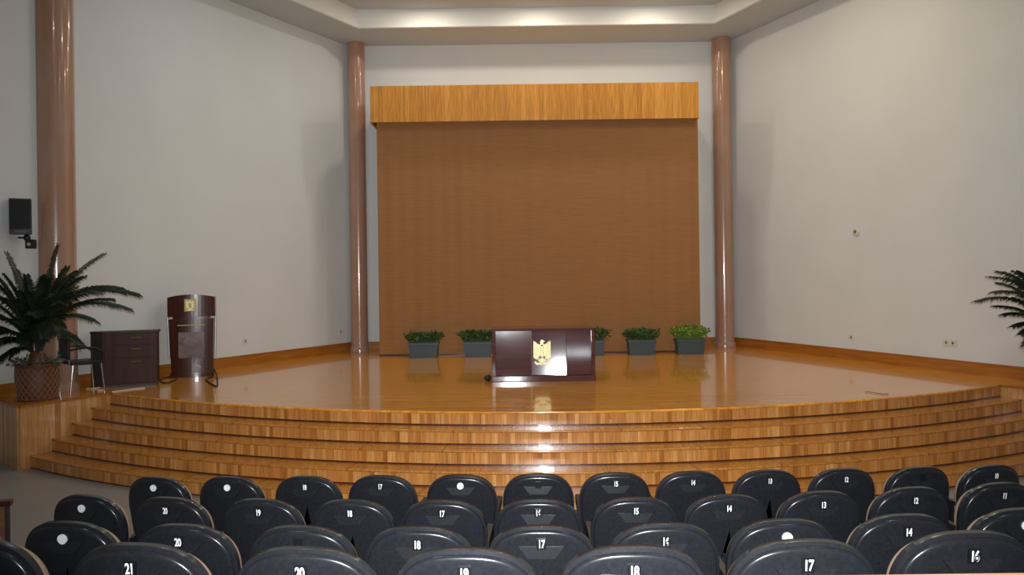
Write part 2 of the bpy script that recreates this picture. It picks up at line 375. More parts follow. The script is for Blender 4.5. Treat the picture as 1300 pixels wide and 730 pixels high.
# ------------------------------------------------------------------ pelmet and woven curtain
X0, X1 = -2.66, 3.60
t = thing('pelmet', 'orange boarded wooden pelmet box above the brown curtain', 'pelmet', (0.47, 14.85, 0))
zb, zt = CAMZ+2.985, CAMZ+3.675
bm = bmesh.new(); box(bm, X0-.47, X1-.47, 0, 0.03, zb, zt, 0.004); obj('front_board', bm, M['pelmet'], t)
for s in (X0-.47, X1-.47-0.03):
    bm = bmesh.new(); box(bm, s, s+0.03, 0.032, 16.29-14.85, zb, zt); obj('side_board', bm, M['pelmet'], t)
bm = bmesh.new(); box(bm, X0-.44, X1-.50, 0.032, 16.29-14.85, zt-0.03, zt-0.002); obj('top_board', bm, M['pelmet'], t)
for xx in (-2.02, -1.61):
    bm = bmesh.new(); box(bm, xx-.47, xx-.47+0.012, -0.004, 0.001, zb+.005, zt-.005); obj('board_seam', bm, M['skirt'], t)
bm = bmesh.new(); n = 220; cols = []
for i in range(n+1):
    x = -2.575+i/n*6.2; yy = 15.05+0.006*math.sin(x*9)+0.004*math.sin(x*23+1)
    cols.append([bm.verts.new((x, yy+dy, z)) for dy, z in ((0, ZS+0.015), (0, zb+0.3), (0.02, zb+0.3), (0.02, ZS+0.015))])
for a, b in zip(cols, cols[1:]):
    for k in range(4): bm.faces.new((a[k], b[k], b[(k+1) % 4], a[(k+1) % 4]))
bm.faces.new(cols[0]); bm.faces.new(cols[-1])
cu = thing('stage_curtain', 'large brown woven curtain hanging behind the stage to the floor', 'curtain', (0.5, 15.06, ZS))
o = obj('curtain_cloth', bm, M['woven'], cu); o.location = (-0.5, -15.06, -ZS)
bm = bmesh.new(); box(bm, -3.08, 3.13, -0.02, 0.03, 0.0, 0.03, 0.006); obj('hem_bar', bm, M['mahog'], cu)
for i, xx in enumerate((-2.575, 3.60)):               # returns of the curtain to the wall
    bm = bmesh.new(); box(bm, xx-0.5, xx-0.5+0.02, 0.035, 1.15, 0.0, zb-ZS+0.02); obj('curtain_return', bm, M['woven'], cu)

# ------------------------------------------------------------------ seats
def loop(d, n=40, dt=0.0):
    a, b = 0.255-d, 0.236-d-dt; zc = 0.87-0.236; e = 2/2.6; pts = []
    for i in range(n+1):
        t = PI*i/n; c, s = math.cos(t), math.sin(t)
        pts.append((a*math.copysign(abs(c)**e, c), zc+b*abs(s)**e))
    for f in (0.3, 0.6, 0.85): pts.append((-(a-0.03*f), zc-(0.33-d)*f))
    pts += [(-(a-0.05), zc-(0.33-d)*0.96), (-(a-0.09), zc-(0.33-d)), (a-0.09, zc-(0.33-d)), (a-0.05, zc-(0.33-d)*0.96)]
    for f in (0.85, 0.6, 0.3): pts.append((a-0.03*f, zc-(0.33-d)*f))
    return pts
def lofted(prof, m, name, parent, hump=0.32, dt=0.0):
    bm = bmesh.new(); rings = []
    for d, y in prof:
        rings.append([bm.verts.new((x, y+hump*x*x, z)) for x, z in loop(d, dt=dt)])
    n = len(rings[0])
    for a, b in zip(rings, rings[1:]):
        for i in range(n): bm.faces.new((a[i], a[(i+1) % n], b[(i+1) % n], b[i]))
    for r in (rings[0], rings[-1]): bm.faces.new(r)
    return bm
TILT = math.radians(7)
def tilt(bm):
    bmesh.ops.transform(bm, matrix=Matrix.Translation((0, 0, 0.87)) @ Matrix.Rotation(TILT, 4, 'X') @ Matrix.Translation((0, 0, -0.87)), verts=bm.verts)
seat_parts = {}
def make_seat():
    t = thing('auditorium_seat', 'x', 'seat')
    bm = lofted([(0.03, 0.016), (0.003, 0.014), (0.0, 0.010), (0.0, -0.016), (0.013, -0.019), (0.0145, -0.027), (0.0168, -0.0312),
                 (0.0205, -0.0338), (0.027, -0.0352), (0.04, -0.0357), (0.10, -0.036), (0.15, -0.037), (0.20, -0.037)], None, None, None)
    # trapezoid grip under the number
    tp = [(-0.105, 0.787), (0.105, 0.787), (0.062, 0.735), (-0.062, 0.735)]
    lo = [bm.verts.new((x, -0.034, z)) for x, z in tp]; hi = [bm.verts.new((x*0.97, -0.0368-(0.012 if z < 0.76 else 0.0005), z)) for x, z in tp]
    bm.faces.new(hi)
    for i in range(4): bm.faces.new((lo[i], lo[(i+1) % 4], hi[(i+1) % 4], hi[i]))
    tilt(bm); o = obj('back_shell', bm, M['shell'], t, True); o.data.set_sharp_from_angle(angle=math.radians(40))
    bm = lofted([(0.02, 0.0175), (0.012, 0.018), (0.010, 0.022), (0.010, 0.042), (0.016, 0.052), (0.03, 0.060), (0.10, 0.066), (0.2, 0.066)], None, None, None, dt=0.016)
    tilt(bm); obj('back_cushion', bm, M['tan'], t, True)
    bm = bmesh.new(); box(bm, -0.215, 0.215, 0.04, 0.47, 0.37, 0.46, 0.03); obj('seat_cushion', bm, M['tan'], t, True)
    bm = bmesh.new(); box(bm, -0.21, 0.21, 0.05, 0.46, 0.345, 0.368, 0.008); obj('seat_pan', bm, M['shell'], t, True)
    for s in (-1, 1):
        bm = bmesh.new()
        plate(bm, [(0.08, 0.60), (0.36, 0.62), (0.39, 0.60), (0.37, 0.58), (0.12, 0.56), (0.08, 0.57)], -0.018, 0.018)
        bmesh.ops.rotate(bm, cent=(0, 0, 0), matrix=Matrix.Rotation(PI/2, 3, 'Z'), verts=bm.verts)
        bmesh.ops.translate(bm, vec=(s*0.24, 0.0, 0), verts=bm.verts); obj('armrest', bm, M['blackmetal'], t)
    for s in (-1, 1):
        bm = bmesh.new(); box(bm, s*0.24-0.012, s*0.24+0.012, 0.10, 0.19, 0.0, 0.585, 0.004)
        box(bm, s*0.24-0.018, s*0.24+0.018, 0.04, 0.30, 0.0, 0.02, 0.004); obj('leg', bm, M['blackmetal'], t)
    bm = bmesh.new(); box(bm, -0.235, 0.235, 0.12, 0.16, 0.31, 0.345, 0.004); obj('cross_bar', bm, M['blackmetal'], t)
    return t
TM = Matrix.Translation((0, 0, 0.87)) @ Matrix.Rotation(TILT, 4, 'X') @ Matrix.Translation((0, 0, -0.87))
def textmesh(s, size):
    cu = bpy.data.curves.new('t', 'FONT'); cu.body = s; cu.size = size; cu.align_x = 'CENTER'; cu.align_y = 'CENTER'; cu.extrude = 0.0008; cu.offset = 0.0012; cu.space_character = 0.92
    o = bpy.data.objects.new('t', cu); C.objects.link(o)
    bpy.context.view_layer.update(); dg = bpy.context.evaluated_depsgraph_get()
    me = bpy.data.meshes.new_from_object(o.evaluated_get(dg)); me.name = 'seat_number'
    bpy.data.objects.remove(o); me.materials.clear(); me.materials.append(M['white']); return me
tcache = {}
def number(t, s, z=0.801):
    bm = bmesh.new(); box(bm, -0.021, 0.021, -0.043, -0.034, z-0.024, z+0.024, 0.0015)
    bmesh.ops.transform(bm, matrix=TM, verts=bm.verts); p = obj('number_plate', bm, M['plate'], t)
    if s:
        if s not in tcache:
            me = textmesh(s, 0.052); me.transform(TM @ Matrix.Translation((0, -0.0442, z)) @ Matrix.Rotation(PI/2, 4, 'X') @ Matrix.Diagonal((0.64, 1, 1, 1))); tcache[s] = me
        o = bpy.data.objects.new('seat_number', tcache[s]); C.objects.link(o); o.parent = p
def sticker(t, z=0.801):
    bm = bmesh.new(); bmesh.ops.create_cone(bm, cap_ends=True, segments=28, radius1=0.0235, radius2=0.0235, depth=0.008)
    bmesh.ops.transform(bm, matrix=TM @ Matrix.Translation((0, -0.040, z)) @ Matrix.Rotation(PI/2, 4, 'X'), verts=bm.verts)
    o = obj('round_sticker', bm, M['white'], t); o['label'] = 'plain white round sticker'
proto = make_seat(); used = [False]
def dup(root):
    r = root.copy(); C.objects.link(r)
    for ch in root.children:
        c = ch.copy(); C.objects.link(c); c.parent = r
    return r
ROWS = [  # (px of the number, what is on the back), depth, top z, bend, floor z, text for the row
 ([(198, 'dot'), (291, 'dot'), (389, '18'), (484, '17'), (585, 'dot'), (683, ''), (781, '15'), (878, '14'), (975, '13'), (1071, '12'), (1168, ''), (1260, '10')], 5.55, 0.870, 0.014, 0.0, 'front row of seats nearest the steps'),
 ([(108, 'dot'), (214, '20'), (331, '19'), (446, '18'), (562, '17'), (683, '16'), (806, '15'), (923, '14'), (1042, '13'), (1158, '12'), (1270, '11')], 4.53, 0.981, 0.046, 0.12, 'second row of seats from the stage'),
 ([(-66, '22'), (85, 'dot'), (231, '20'), (381, ''), (531, '18'), (687, '17'), (843, '16'), (996, 'dot'), (1148, '14'), (1297, 'dot')], 3.49, 1.158, 0.040, 0.29, 'third row of seats from the stage'),
 ([(-38, '22'), (172, '21'), (385, '20'), (590, '19'), (803, '18'), (1021, '17'), (1229, '16')], 2.53, 1.393, 0.044, 0.53, 'fourth row of seats, nearest the camera')]
Rn = ['front row', 'second row', 'third row', 'fourth row']
ordn = ['leftmost', 'second from left', 'third from left', 'fourth from left', 'fifth from left', 'sixth from left', 'seventh from left', 'fifth from right', 'fourth from right', 'third from right', 'second from right', 'rightmost']
for ri, (lst, D, ztop, k, fz, grp) in enumerate(ROWS):
    n = len(lst)
    for i, (px, what) in enumerate(lst):
        d = D*(1+k*((px-683)/575)**2)
        X = (px-650)/F*d-0.0133*(CAMZ-ztop)
        t = proto if not used[0] else dup(proto); used[0] = True
        t.location = (X, d-0.0, ztop-0.87); ang_ = math.atan2(0.72-X, CY-d); t.rotation_euler = (0, 0, -ang_)
        pos = ordn[i] if i < n/2 else ['rightmost', 'second from right', 'third from right', 'fourth from right', 'fifth from right', 'sixth from right', 'seventh from right'][n-1-i]
        w0 = {'dot': 'black seat with a white round sticker', '': 'black seat with no readable number'}.get(what, 'black seat numbered %s in white' % what)
        if px < 0: w0 = 'black seat cut off by the left picture edge'
        t['label'] = '%s, %s in the %s' % (w0, pos, Rn[ri]); t['group'] = grp
seats = [o for o in C.objects if o.name.startswith('auditorium_seat')]
allw = [wt for r in ROWS for _, wt in r[0]]
seats.sort(key=lambda o: (0 if '.' not in o.name else int(o.name.split('.')[1])))
for o, wt in zip(seats, allw):
    if wt == 'dot': sticker(o)
    else: number(o, wt)

# ------------------------------------------------------------------ desk on the stage
def eagle(bm, s, cx, cz, y0, y1):
    """heraldic eagle with raised wings, shield on the chest and a scroll at the feet"""
    def P(pts): plate(bm, [(cx+p[0]*s*0.86, cz+p[1]*s) for p in pts], y0, y1)
    for m in (-1, 1):                                  # wings as upright feathers
        for k, (x0, x1, zt_, zb_) in enumerate(((0.19, 0.30, 0.34, -0.46), (0.31, 0.40, 0.42, -0.44), (0.41, 0.49, 0.46, -0.38))):
            P([(m*x0, zb_), (m*x1, zb_+0.06), (m*x1, zt_), (m*(x0+x1)/2, zt_+0.04), (m*x0, zt_-0.03)])
        P([(m*0.05, 0.30), (m*0.20, 0.33), (m*0.20, 0.20), (m*0.10, 0.16)])
        P([(m*0.10, -0.42), (m*0.22, -0.34), (m*0.28, -0.40), (m*0.14, -0.56)])     # legs
    P([(-0.09, 0.30), (-0.11, 0.46), (-0.02, 0.56), (0.08, 0.52), (0.17, 0.45), (0.08, 0.43), (0.09, 0.30)])   # head with beak
    P([(-0.09, -0.36), (0.09, -0.36), (0.12, -0.58), (0, -0.66), (-0.12, -0.58)])                        # tail
    P([(-0.46, -0.56), (-0.34, -0.68), (0.34, -0.68), (0.46, -0.56), (0.40, -0.50), (0.28, -0.58), (-0.28, -0.58), (-0.40, -0.50)])  # scroll
def shield(bm, s, cx, cz, y0, y1):
    for a, b in ((-0.155, -0.06), (-0.045, 0.045), (0.06, 0.155)):
        plate(bm, [(cx+p[0]*s, cz+p[1]*s) for p in ((a, 0.24), (b, 0.24), (b, -0.26-(0.06 if abs(a+b) < .05 else 0)), (a, -0.26-(0.06 if abs(a+b) < .05 else 0)))], y0, y1)
DX = W(690.5, 484, 11.1).x
t = thing('conference_desk', 'polished dark mahogany desk with a pale eagle crest, centre of the stage', 'desk', (DX, 11.1, ZS), 0)
hw = 0.735; H = 0.75
LEAN = math.radians(5.0)
FM = Matrix.Translation((0, 0.012, 0.085))
for x0, x1, lean, yaw in ((-hw+0.05, -0.175, 3.0, 0), (-0.17, 0.325, 7.4, -3.5), (0.33, hw-0.05, 4.6, 0)):
    bm = bmesh.new(); c = (x0+x1)/2; box(bm, x0-c, x1-c, 0.0, 0.022, 0.0, 0.655, 0.003)
    bmesh.ops.transform(bm, matrix=FM @ Matrix.Translation((c, 0, 0)) @ Matrix.Rotation(math.radians(yaw), 4, 'Z') @ Matrix.Rotation(-math.radians(lean), 4, 'X'), verts=bm.verts)
    obj('front_board', bm, M['mahog2'], t)
FM = FM @ Matrix.Rotation(-math.radians(3.5), 4, 'X') @ Matrix.Translation((0, -0.008, 0))
bm = bmesh.new(); box(bm, -hw-0.01, hw+0.01, -0.012, 0.62, H-0.032, H, 0.008); obj('desk_top', bm, M['mahog2'], t)
for s in (-1, 1):
    bm = bmesh.new(); box(bm, s*(hw-0.025)-0.025, s*(hw-0.025)+0.025, 0.0, 0.58, 0.08, H-0.033, 0.004); obj('side_panel', bm, M['mahog2'], t)
bm = bmesh.new(); box(bm, -hw-0.005, hw+0.005, -0.018, 0.60, 0, 0.08, 0.006); obj('plinth', bm, M['mahog2'], t)
bm = bmesh.new(); box(bm, -hw+0.05, hw-0.05, 0.13, 0.15, 0.08, H-0.033); obj('inner_panel', bm, M['mahog'], t)
bm = bmesh.new(); eagle(bm, 0.29, -0.02, 0.345, -0.014, 0.02); shield(bm, 0.29, -0.02, 0.345, -0.022, -0.002)
bmesh.ops.transform(bm, matrix=FM, verts=bm.verts); o = obj('crest', bm, M['gold'], t); o['label'] = 'pale gold eagle crest with a striped shield'

# small dark bundle left of the desk
bm = bmesh.new(); bmesh.ops.create_icosphere(bm, subdivisions=3, radius=0.05)
for v in bm.verts: v.co = Vector((v.co.x*1.0, v.co.y, v.co.z*0.9))*(1+0.12*math.sin(v.co.x*90)*math.cos(v.co.y*70)); v.co.z += 0.045
o = obj('dark_bundle', bm, M['cable'], None, True, loc=(W(619.5, 481, 11.2).x, 11.2, ZS)); tag(o, 'small dark rounded bundle on the stage left of the desk', 'bundle')

# ------------------------------------------------------------------ planters along the curtain
def foliage(bm, rx, ry, z0, h, n, ln, seed, wd=0.012, out=0.5):
    r = random.Random(seed)
    for _ in range(n):
        a = r.uniform(0, 2*PI); q = math.sqrt(r.random()); b = Vector((rx*q*math.cos(a), ry*q*math.sin(a), z0))
        d = Vector((math.cos(a)*out*q*r.uniform(.4, 1.4)+r.uniform(-.25, .25), math.sin(a)*out*q+r.uniform(-.25, .25), 1)).normalized()
        top = b+d*h*r.uniform(0.35, 1); L = ln*r.uniform(.6, 1.3)
        e = Vector((r.uniform(-1, 1), r.uniform(-1, 1), r.uniform(-.5, .7))).normalized(); s = e.cross(Vector((r.uniform(-1, 1), r.uniform(-1, 1), r.uniform(-1, 1)))).normalized()*wd*r.uniform(.7, 1.4)
        m = top+e*L*0.5; p = [bm.verts.new(v) for v in (top, m+s+Vector((0, 0, .003)), top+e*L-Vector((0, 0, .004)), m-s)]
        bm.faces.new(p)
        if r.random() < 0.4:
            sd = Vector((0.0015, 0, 0)); bm.faces.new([bm.verts.new(v) for v in (b-sd, b+sd, top+sd, top-sd)])
PL = [(538.5, 453, 0.275, 'leafp', 'slate planter with low dark green plant, leftmost along the curtain', 1.0),
      (607, 452, 0.26, 'leafp', 'slate planter half hidden behind the left end of the desk', 1.1),
      (749, 450, 0.26, 'leafp', 'slate planter almost hidden behind the right end of the desk', 1.15),
      (814, 450.5, 0.255, 'leafp', 'slate planter with low green plant, first one right of the desk', 1.0),
      (875.5, 450, 0.26, 'leafb', 'slate planter with bright yellow green plant at the curtain right end', 1.25)]
for i, (px, py, hw, lf, lab, fh) in enumerate(PL):
    p = W(px, py, 14.72); t = thing('planter_box', lab, 'planter', (p.x, 14.72, ZS), 0, 'planters along the curtain')
    bm = bmesh.new(); a, b, z = hw*0.92, hw, 0.27
    for (x0, y0, zz0, x1, y1, zz1) in ((a, 0.13, 0.0, b, 0.15, z),):
        v = [bm.verts.new(q) for q in ((-x0, -y0, zz0), (x0, -y0, zz0), (x0, y0, zz0), (-x0, y0, zz0), (-x1, -y1, zz1), (x1, -y1, zz1), (x1, y1, zz1), (-x1, y1, zz1))]
        for q in ((3, 2, 1, 0), (4, 5, 6, 7), (0, 1, 5, 4), (1, 2, 6, 5), (2, 3, 7, 6), (3, 0, 4, 7)): bm.faces.new([v[k] for k in q])
    bmesh.ops.bevel(bm, geom=bm.edges[:], offset=0.008, segments=2, affect='EDGES')
    obj('box', bm, M['slate'], t, True)
    bm = bmesh.new(); box(bm, -b-.012, b+.012, -.165, -.145, z-.03, z+.012, .003); box(bm, -b-.012, b+.012, .145, .165, z-.03, z+.012, .003)
    box(bm, -b-.012, -b+.008, -.145, .145, z-.03, z+.012, .003); box(bm, b-.008, b+.012, -.145, .145, z-.03, z+.012, .003); obj('rim', bm, M['slate'], t)
    bm = bmesh.new(); foliage(bm, hw*0.95, 0.12, z, 0.2*fh, 900, 0.075, 40+i, 0.016, 0.75); obj('foliage', bm, M[lf], t)

# ------------------------------------------------------------------ palms
def frond(base, tip, sag, m, parent, seed, lw=0.17, n=78, droop=0.3, dens=1):
    """rachis from base to tip, bowed, with two combs of narrow leaflets"""
    r = random.Random(seed); B, T = Vector(base), Vector(tip); ch = T-B
    hor = Vector((ch.x, ch.y, 0)); up = Vector((0, 0, 1))
    ctl = B+ch*0.5+up*sag*ch.length-hor*0.28
    P = [(1-t)**2*B+2*t*(1-t)*ctl+t*t*T for t in [i/24 for i in range(25)]]
    bm = bmesh.new(); tube(bm, P, 0.008, 5, 0.002)
    side0 = (P[24]-P[0]).cross(up)
    if side0.length < 0.05: side0 = Vector((1, 0, 0))
    for k in range(n):
        t = 0.16+0.84*k/(n-1); q = t*24; i = min(int(q), 23); p = P[i].lerp(P[i+1], q-i); tg = (P[i+1]-P[i]).normalized()
        sd = tg.cross(up)
        if sd.length < 0.25: sd = side0.copy()
        sd.normalize(); nn = sd.cross(tg).normalized()
        L = lw*(0.35+0.65*math.sin(PI*min(1, (t-0.05)*1.02))**0.6)*r.uniform(.85, 1.1)
        for s in (-1, 1):
            dr = (tg*0.75+sd*s*0.8+nn*0.30).normalized()
            e = p+dr*L+Vector((0, 0, -droop*L*r.uniform(.5, 1.2))); mid = p+dr*L*0.5; wv = tg*0.0085
            v = [bm.verts.new(z) for z in (p-wv*0.6, mid-wv, e, mid+wv, p+wv*0.6)]; bm.faces.new(v)
    return obj('frond', bm, m, parent)
def palm(loc, tips, label, pot=True):
    t = thing('potted_palm', label, 'palm', loc)
    bm = bmesh.new(); lathe(bm, [(0.215, 0), (0.225, 0.02), (0.243, 0.16), (0.25, 0.30), (0.245, 0.42), (0.256, 0.44), (0.256, 0.46), (0.235, 0.46), (0.23, 0.40)], 40)
    wp = obj('wicker_pot', bm, M['wicker'], t, True)
    bm = bmesh.new()
    def pr(z): 
        P = [(0, .215), (.02, .225), (.16, .243), (.30, .25), (.42, .245)]
        for (a, ra), (b, rb) in zip(P, P[1:]):
            if z <= b: return ra+(rb-ra)*(z-a)/(b-a)
        return P[-1][1]
    for k in range(22):
        for s in (-1, 1):
            tube(bm, [((pr(z)+.004)*math.cos(2*PI*k/22+s*z*3.0), (pr(z)+.004)*math.sin(2*PI*k/22+s*z*3.0), z) for z in [0.02+0.40*i/12 for i in range(13)]], 0.0042, 4)
    obj('lattice', bm, M['wicker2'], wp)
    bm = bmesh.new(); lathe(bm, [(0.225, 0.385), (0.225, 0.40)], 24); obj('soil', bm, M['soil'], t)
    bm = bmesh.new(); lathe(bm, [(0.09, 0.38), (0.11, 0.46), (0.09, 0.58), (0.05, 0.62)], 18); obj('trunk', bm, M['wicker'], t, True)
    bm = bmesh.new(); foliage(bm, 0.22, 0.22, 0.42, 0.12, 150, 0.10, 5, 0.016, 1.3); obj('underplanting', bm, M['leaft'], t)
    for i, tp in enumerate(tips):
        (x, y, z), sag = tp[0], tp[1]
        frond((0.03*math.copysign(1, x), 0.03*math.copysign(1, y), 0.56), (x, y, z), sag, M['leafd'], t, i*7+3, lw=1.25*(tp[2] if len(tp) > 2 else 0.17), droop=0.55)
    return t
px0 = W(48, 506, 10.02)
def tp(px, py, y=0.0):                              # frond tip of the left palm, relative to its pot
    q = W(px, py, 10.02+y)
    while q.x < lwx(q.y)+0.22: y -= 0.05; q = W(px, py, 10.02+y)
    return (q.x-px0.x, y, q.z-ZS)
tips = [(tp(74, 312, 0.05), 0.02, .12), (tp(131, 323, -0.1), 0.18, .10), (tp(169, 373, -0.1), 0.42, .20), (tp(160, 392, -0.35), 0.40, .17), (tp(8, 322, 0.2), 0.03, .13),
        (tp(33, 350, -0.15), 0.10, .12), (tp(-22, 335, -0.1), 0.12, .17), (tp(-50, 372, 0.0), 0.25, .19), (tp(-62, 420, -0.2), 0.35, .19), (tp(-20, 352, 0.35), 0.2, .16),
        (tp(118, 408, -0.55), 0.40, .15), (tp(-10, 440, -0.6), 0.45, .17), (tp(60, 350, -0.5), 0.3, .14), (tp(95, 365, 0.5), 0.2, .14), (tp(40, 400, -0.75), 0.45, .16),
        (tp(12, 380, -0.5), 0.3, .16), (tp(98, 345, -0.3), 0.22, .13), (tp(20, 345, 0.1), 0.05, .14), (tp(-40, 395, 0.3), 0.3, .17), (tp(75, 385, -0.6), 0.4, .14), (tp(-5, 405, -0.35), 0.35, .17), (tp(140, 380, 0.25), 0.35, .16),
        (tp(150, 366, 0.1), 0.42, .2), (tp(120, 372, -0.4), 0.38, .17), (tp(30, 372, -0.3), 0.25, .17), (tp(-15, 372, 0.1), 0.22, .18), (tp(5, 350, -0.25), 0.12, .16), (tp(50, 372, 0.2), 0.05, .16),
        (tp(-8, 425, -0.3), 0.45, .17), (tp(-35, 450, -0.45), 0.5, .16), (tp(66, 345, 0.15), 0.03, .13), (tp(85, 340, 0.0), 0.12, .14), (tp(105, 352, -0.05), 0.2, .15), (tp(20, 410, -0.7), 0.4, .15),
        (tp(104, 440, -0.45), 0.5, .15), (tp(30, 440, -0.75), 0.6, .15), (tp(78, 425, -0.7), 0.6, .15), (tp(-5, 462, -0.4), 0.55, .15), (tp(55, 430, -0.8), 0.6, .14), (tp(60, 375, -0.35), 0.2, .15), (tp(38, 365, 0.0), 0.08, .15)]
palm((px0.x, 10.02, ZS), tips, 'big dark potted palm in a wicker pot at the left stage corner')
pr_ = Vector((6.72, 9.72, ZS))
def tq(px, py, y=0.0):
    q = W(px, py, 9.72+y); return (q.x-pr_.x, y, q.z-ZS)
tips = [(tq(1268, 345, 0.0), 0.30, .13), (tq(1240, 383, -0.1), 0.42, .13), (tq(1264, 389, 0.1), 0.30, .12), (tq(1268, 360, 0.25), 0.3, .14), (tq(1286, 415, -0.2), 0.38, .12), (tq(1310, 320, 0), 0.1), (tq(1345, 300, 0), 0.05),
        (tq(1390, 330, -0.1), 0.2), (tq(1340, 380, -0.6), 0.4), (tq(1330, 330, -0.3), 0.25), (tq(1375, 400, -0.4), 0.4), (tq(1300, 440, -0.5), 0.45, .12), (tq(1262, 372, -0.3), 0.38, .14), (tq(1275, 400, -0.1), 0.35, .14), (tq(1290, 345, -0.2), 0.25, .13), (tq(1258, 352, -0.15), 0.34, .13), (tq(1284, 380, 0.2), 0.3, .14), (tq(1296, 425, -0.3), 0.4, .13)]
palm(pr_, tips, 'potted palm at the right edge with only its frond tips in view')

# ------------------------------------------------------------------ lectern, cabinet, chair at the left
LD = 12.15; q = W(244, 478, LD)
t = thing('lectern', 'tall dark mahogany lectern with a curved top standing on the stage', 'lectern', (q.x, LD, ZS), 0.30)
def curved(bm, hw, depth, z0, z1, bow, n=14, arch=0.0, hw1=None):
    hw1 = hw1 or hw; fr0, fr1 = [], []
    for i in range(n+1):
        u = -1+2*i/n; y = -bow*(1-u*u)
        fr0.append((hw*u, y, z0)); fr1.append((hw1*u, y, z1+arch*(1-u*u)))
    a = [bm.verts.new(p) for p in fr0]+[bm.verts.new((hw, depth, z0)), bm.verts.new((-hw, depth, z0))]
    b = [bm.verts.new(p) for p in fr1]+[bm.verts.new((hw1, depth, z1)), bm.verts.new((-hw1, depth, z1))]
    m = len(a); bm.faces.new(a[::-1]); bm.faces.new(b)
    for i in range(m): bm.faces.new((a[i], a[(i+1) % m], b[(i+1) % m], b[i]))
bm = bmesh.new(); curved(bm, 0.32, 0.32, 0, 0.07, 0.06); obj('base', bm, M['mahog'], t)
bm = bmesh.new(); curved(bm, 0.30, 0.28, 0.07, 0.90, 0.05, hw1=0.325); obj('body', bm, M['mahog'], t)
bm = bmesh.new(); curved(bm, 0.27, 0.26, 0.90, 0.94, 0.03); obj('neck', bm, M['mahog'], t)
bm = bmesh.new(); curved(bm, 0.345, 0.30, 0.94, 1.24, 0.07, arch=0.045); obj('head', bm, M['mahog'], t)
bm = bmesh.new(); box(bm, -0.20, 0.20, -0.055, -0.03, 0.80, 0.815, .002); obj('moulding', bm, M['olive'], t)
bm = bmesh.new(); box(bm, -0.19, 0.19, -0.056, -0.03, 0.30, 0.70, .003); o = obj('printed_panel', bm, M['picture'], t)
bm = bmesh.new()
for k in range(12):
    a0 = PI*(0.15+0.75*k/12); a1 = PI*(0.15+0.75*(k+0.9)/12)
    plate(bm, [(0.11*math.cos(a1)-0.02, 0.50+0.12*math.sin(a1)), (0.11*math.cos(a0)-0.02, 0.50+0.12*math.sin(a0)), (0.07*math.cos(a0)-0.02, 0.50+0.08*math.sin(a0)), (0.07*math.cos(a1)-0.02, 0.50+0.08*math.sin(a1))], -0.060, -0.055)
ob = obj('printed_arch', bm, mat('faded_print', (0.16, 0.09, 0.08), 0.4), o)
bm = bmesh.new(); box(bm, -0.095, 0.075, -0.082, -0.06, 1.02, 1.215, .004); o = obj('emblem_plate', bm, M['olive'], t)
bm = bmesh.new(); eagle(bm, 0.13, -0.01, 1.125, -0.090, -0.081); obj('emblem', bm, M['gold'], o)
for s in (-1, 1):
    bm = bmesh.new(); tube(bm, [(s*0.332, 0.06, 0.30), (s*0.352, 0.06, 0.94)], 0.018, 14); obj('side_post', bm, M['silver'], t, True)

CD = 11.1; q = W(163, 490, CD)
t = thing('side_cabinet', 'low dark mahogany cabinet between the lectern and the black chair', 'cabinet', (q.x+0.02, CD, ZS), 0)
t.rotation_euler = (0, 0, 0.33)
bm = bmesh.new(); prism(bm, [(-0.34, 0), (0.36, 0), (0.36, 0.30), (-0.50, 0.30), (-0.50, 0.12)], 0.03, 0.765); obj('body', bm, M['cabwood'], t)
bm = bmesh.new(); prism(bm, [(-0.345, -0.02), (0.38, -0.02), (0.38, 0.31), (-0.52, 0.31), (-0.52, 0.11)], 0.766, 0.788); obj('top_board', bm, M['cabwood'], t)
bm = bmesh.new(); box(bm, -0.32, 0.34, 0.01, 0.29, 0.0, 0.03); obj('plinth', bm, M['darkgrey'], t)
bm = bmesh.new(); prism(bm, [(-0.343, -0.012), (-0.51, 0.113), (-0.502, 0.122), (-0.337, -0.002)], 0.0, 0.765); o = obj('side_panel', bm, M['darkgrey'], t); o['label'] = 'dark grey panel at the left end'
for z0, z1 in ((0.60, 0.745), (0.42, 0.585), (0.06, 0.405)):
    bm = bmesh.new(); box(bm, -0.20, 0.345, -0.018, -0.001, z0, z1, .004); o = obj('drawer' if z0 > .1 else 'door', bm, M['cabwood'], t)
    bm = bmesh.new(); tube(bm, [(0.03, -0.018, z1-.045), (0.03, -0.035, z1-.045), (0.15, -0.035, z1-.045), (0.15, -0.018, z1-.045)], 0.004, 6); obj('handle', bm, M['olive'], o)

CH = 10.62; q = W(105, 497, 10.62)
t = thing('visitor_chair', 'black armchair with chrome legs between the palm and the cabinet', 'chair', (q.x, CH, ZS), math.radians(48)); t.scale = (0.88, 0.88, 0.93)
bm = bmesh.new(); box(bm, -0.22, 0.24, -0.22, 0.22, 0.42, 0.47, .018); obj('seat', bm, M['vinyl'], t, True)
bm = bmesh.new(); box(bm, -0.27, -0.23, -0.20, 0.20, 0.50, 0.80, .015); obj('backrest', bm, M['vinyl'], t, True)
for s in (-1, 1):
    for x, bx in ((-0.20, -0.25), (0.20, 0.24)):
        bm = bmesh.new(); tube(bm, [(x, s*0.20, 0.42), (bx, s*0.22, 0.0)], 0.0125, 12); obj('leg', bm, M['chrome'], t, True)
    bm = bmesh.new(); tube(bm, smoothpath([(-0.25, s*0.225, 0.64), (-0.05, s*0.235, 0.665), (0.12, s*0.235, 0.64), (0.22, s*0.23, 0.57), (0.22, s*0.215, 0.45)]), 0.013, 10); obj('armrest', bm, M['black'], t, True)
    bm = bmesh.new(); tube(bm, [(-0.235, s*0.17, 0.43), (-0.25, s*0.17, 0.56)], 0.011, 8); obj('back_post', bm, M['chrome'], t, True)

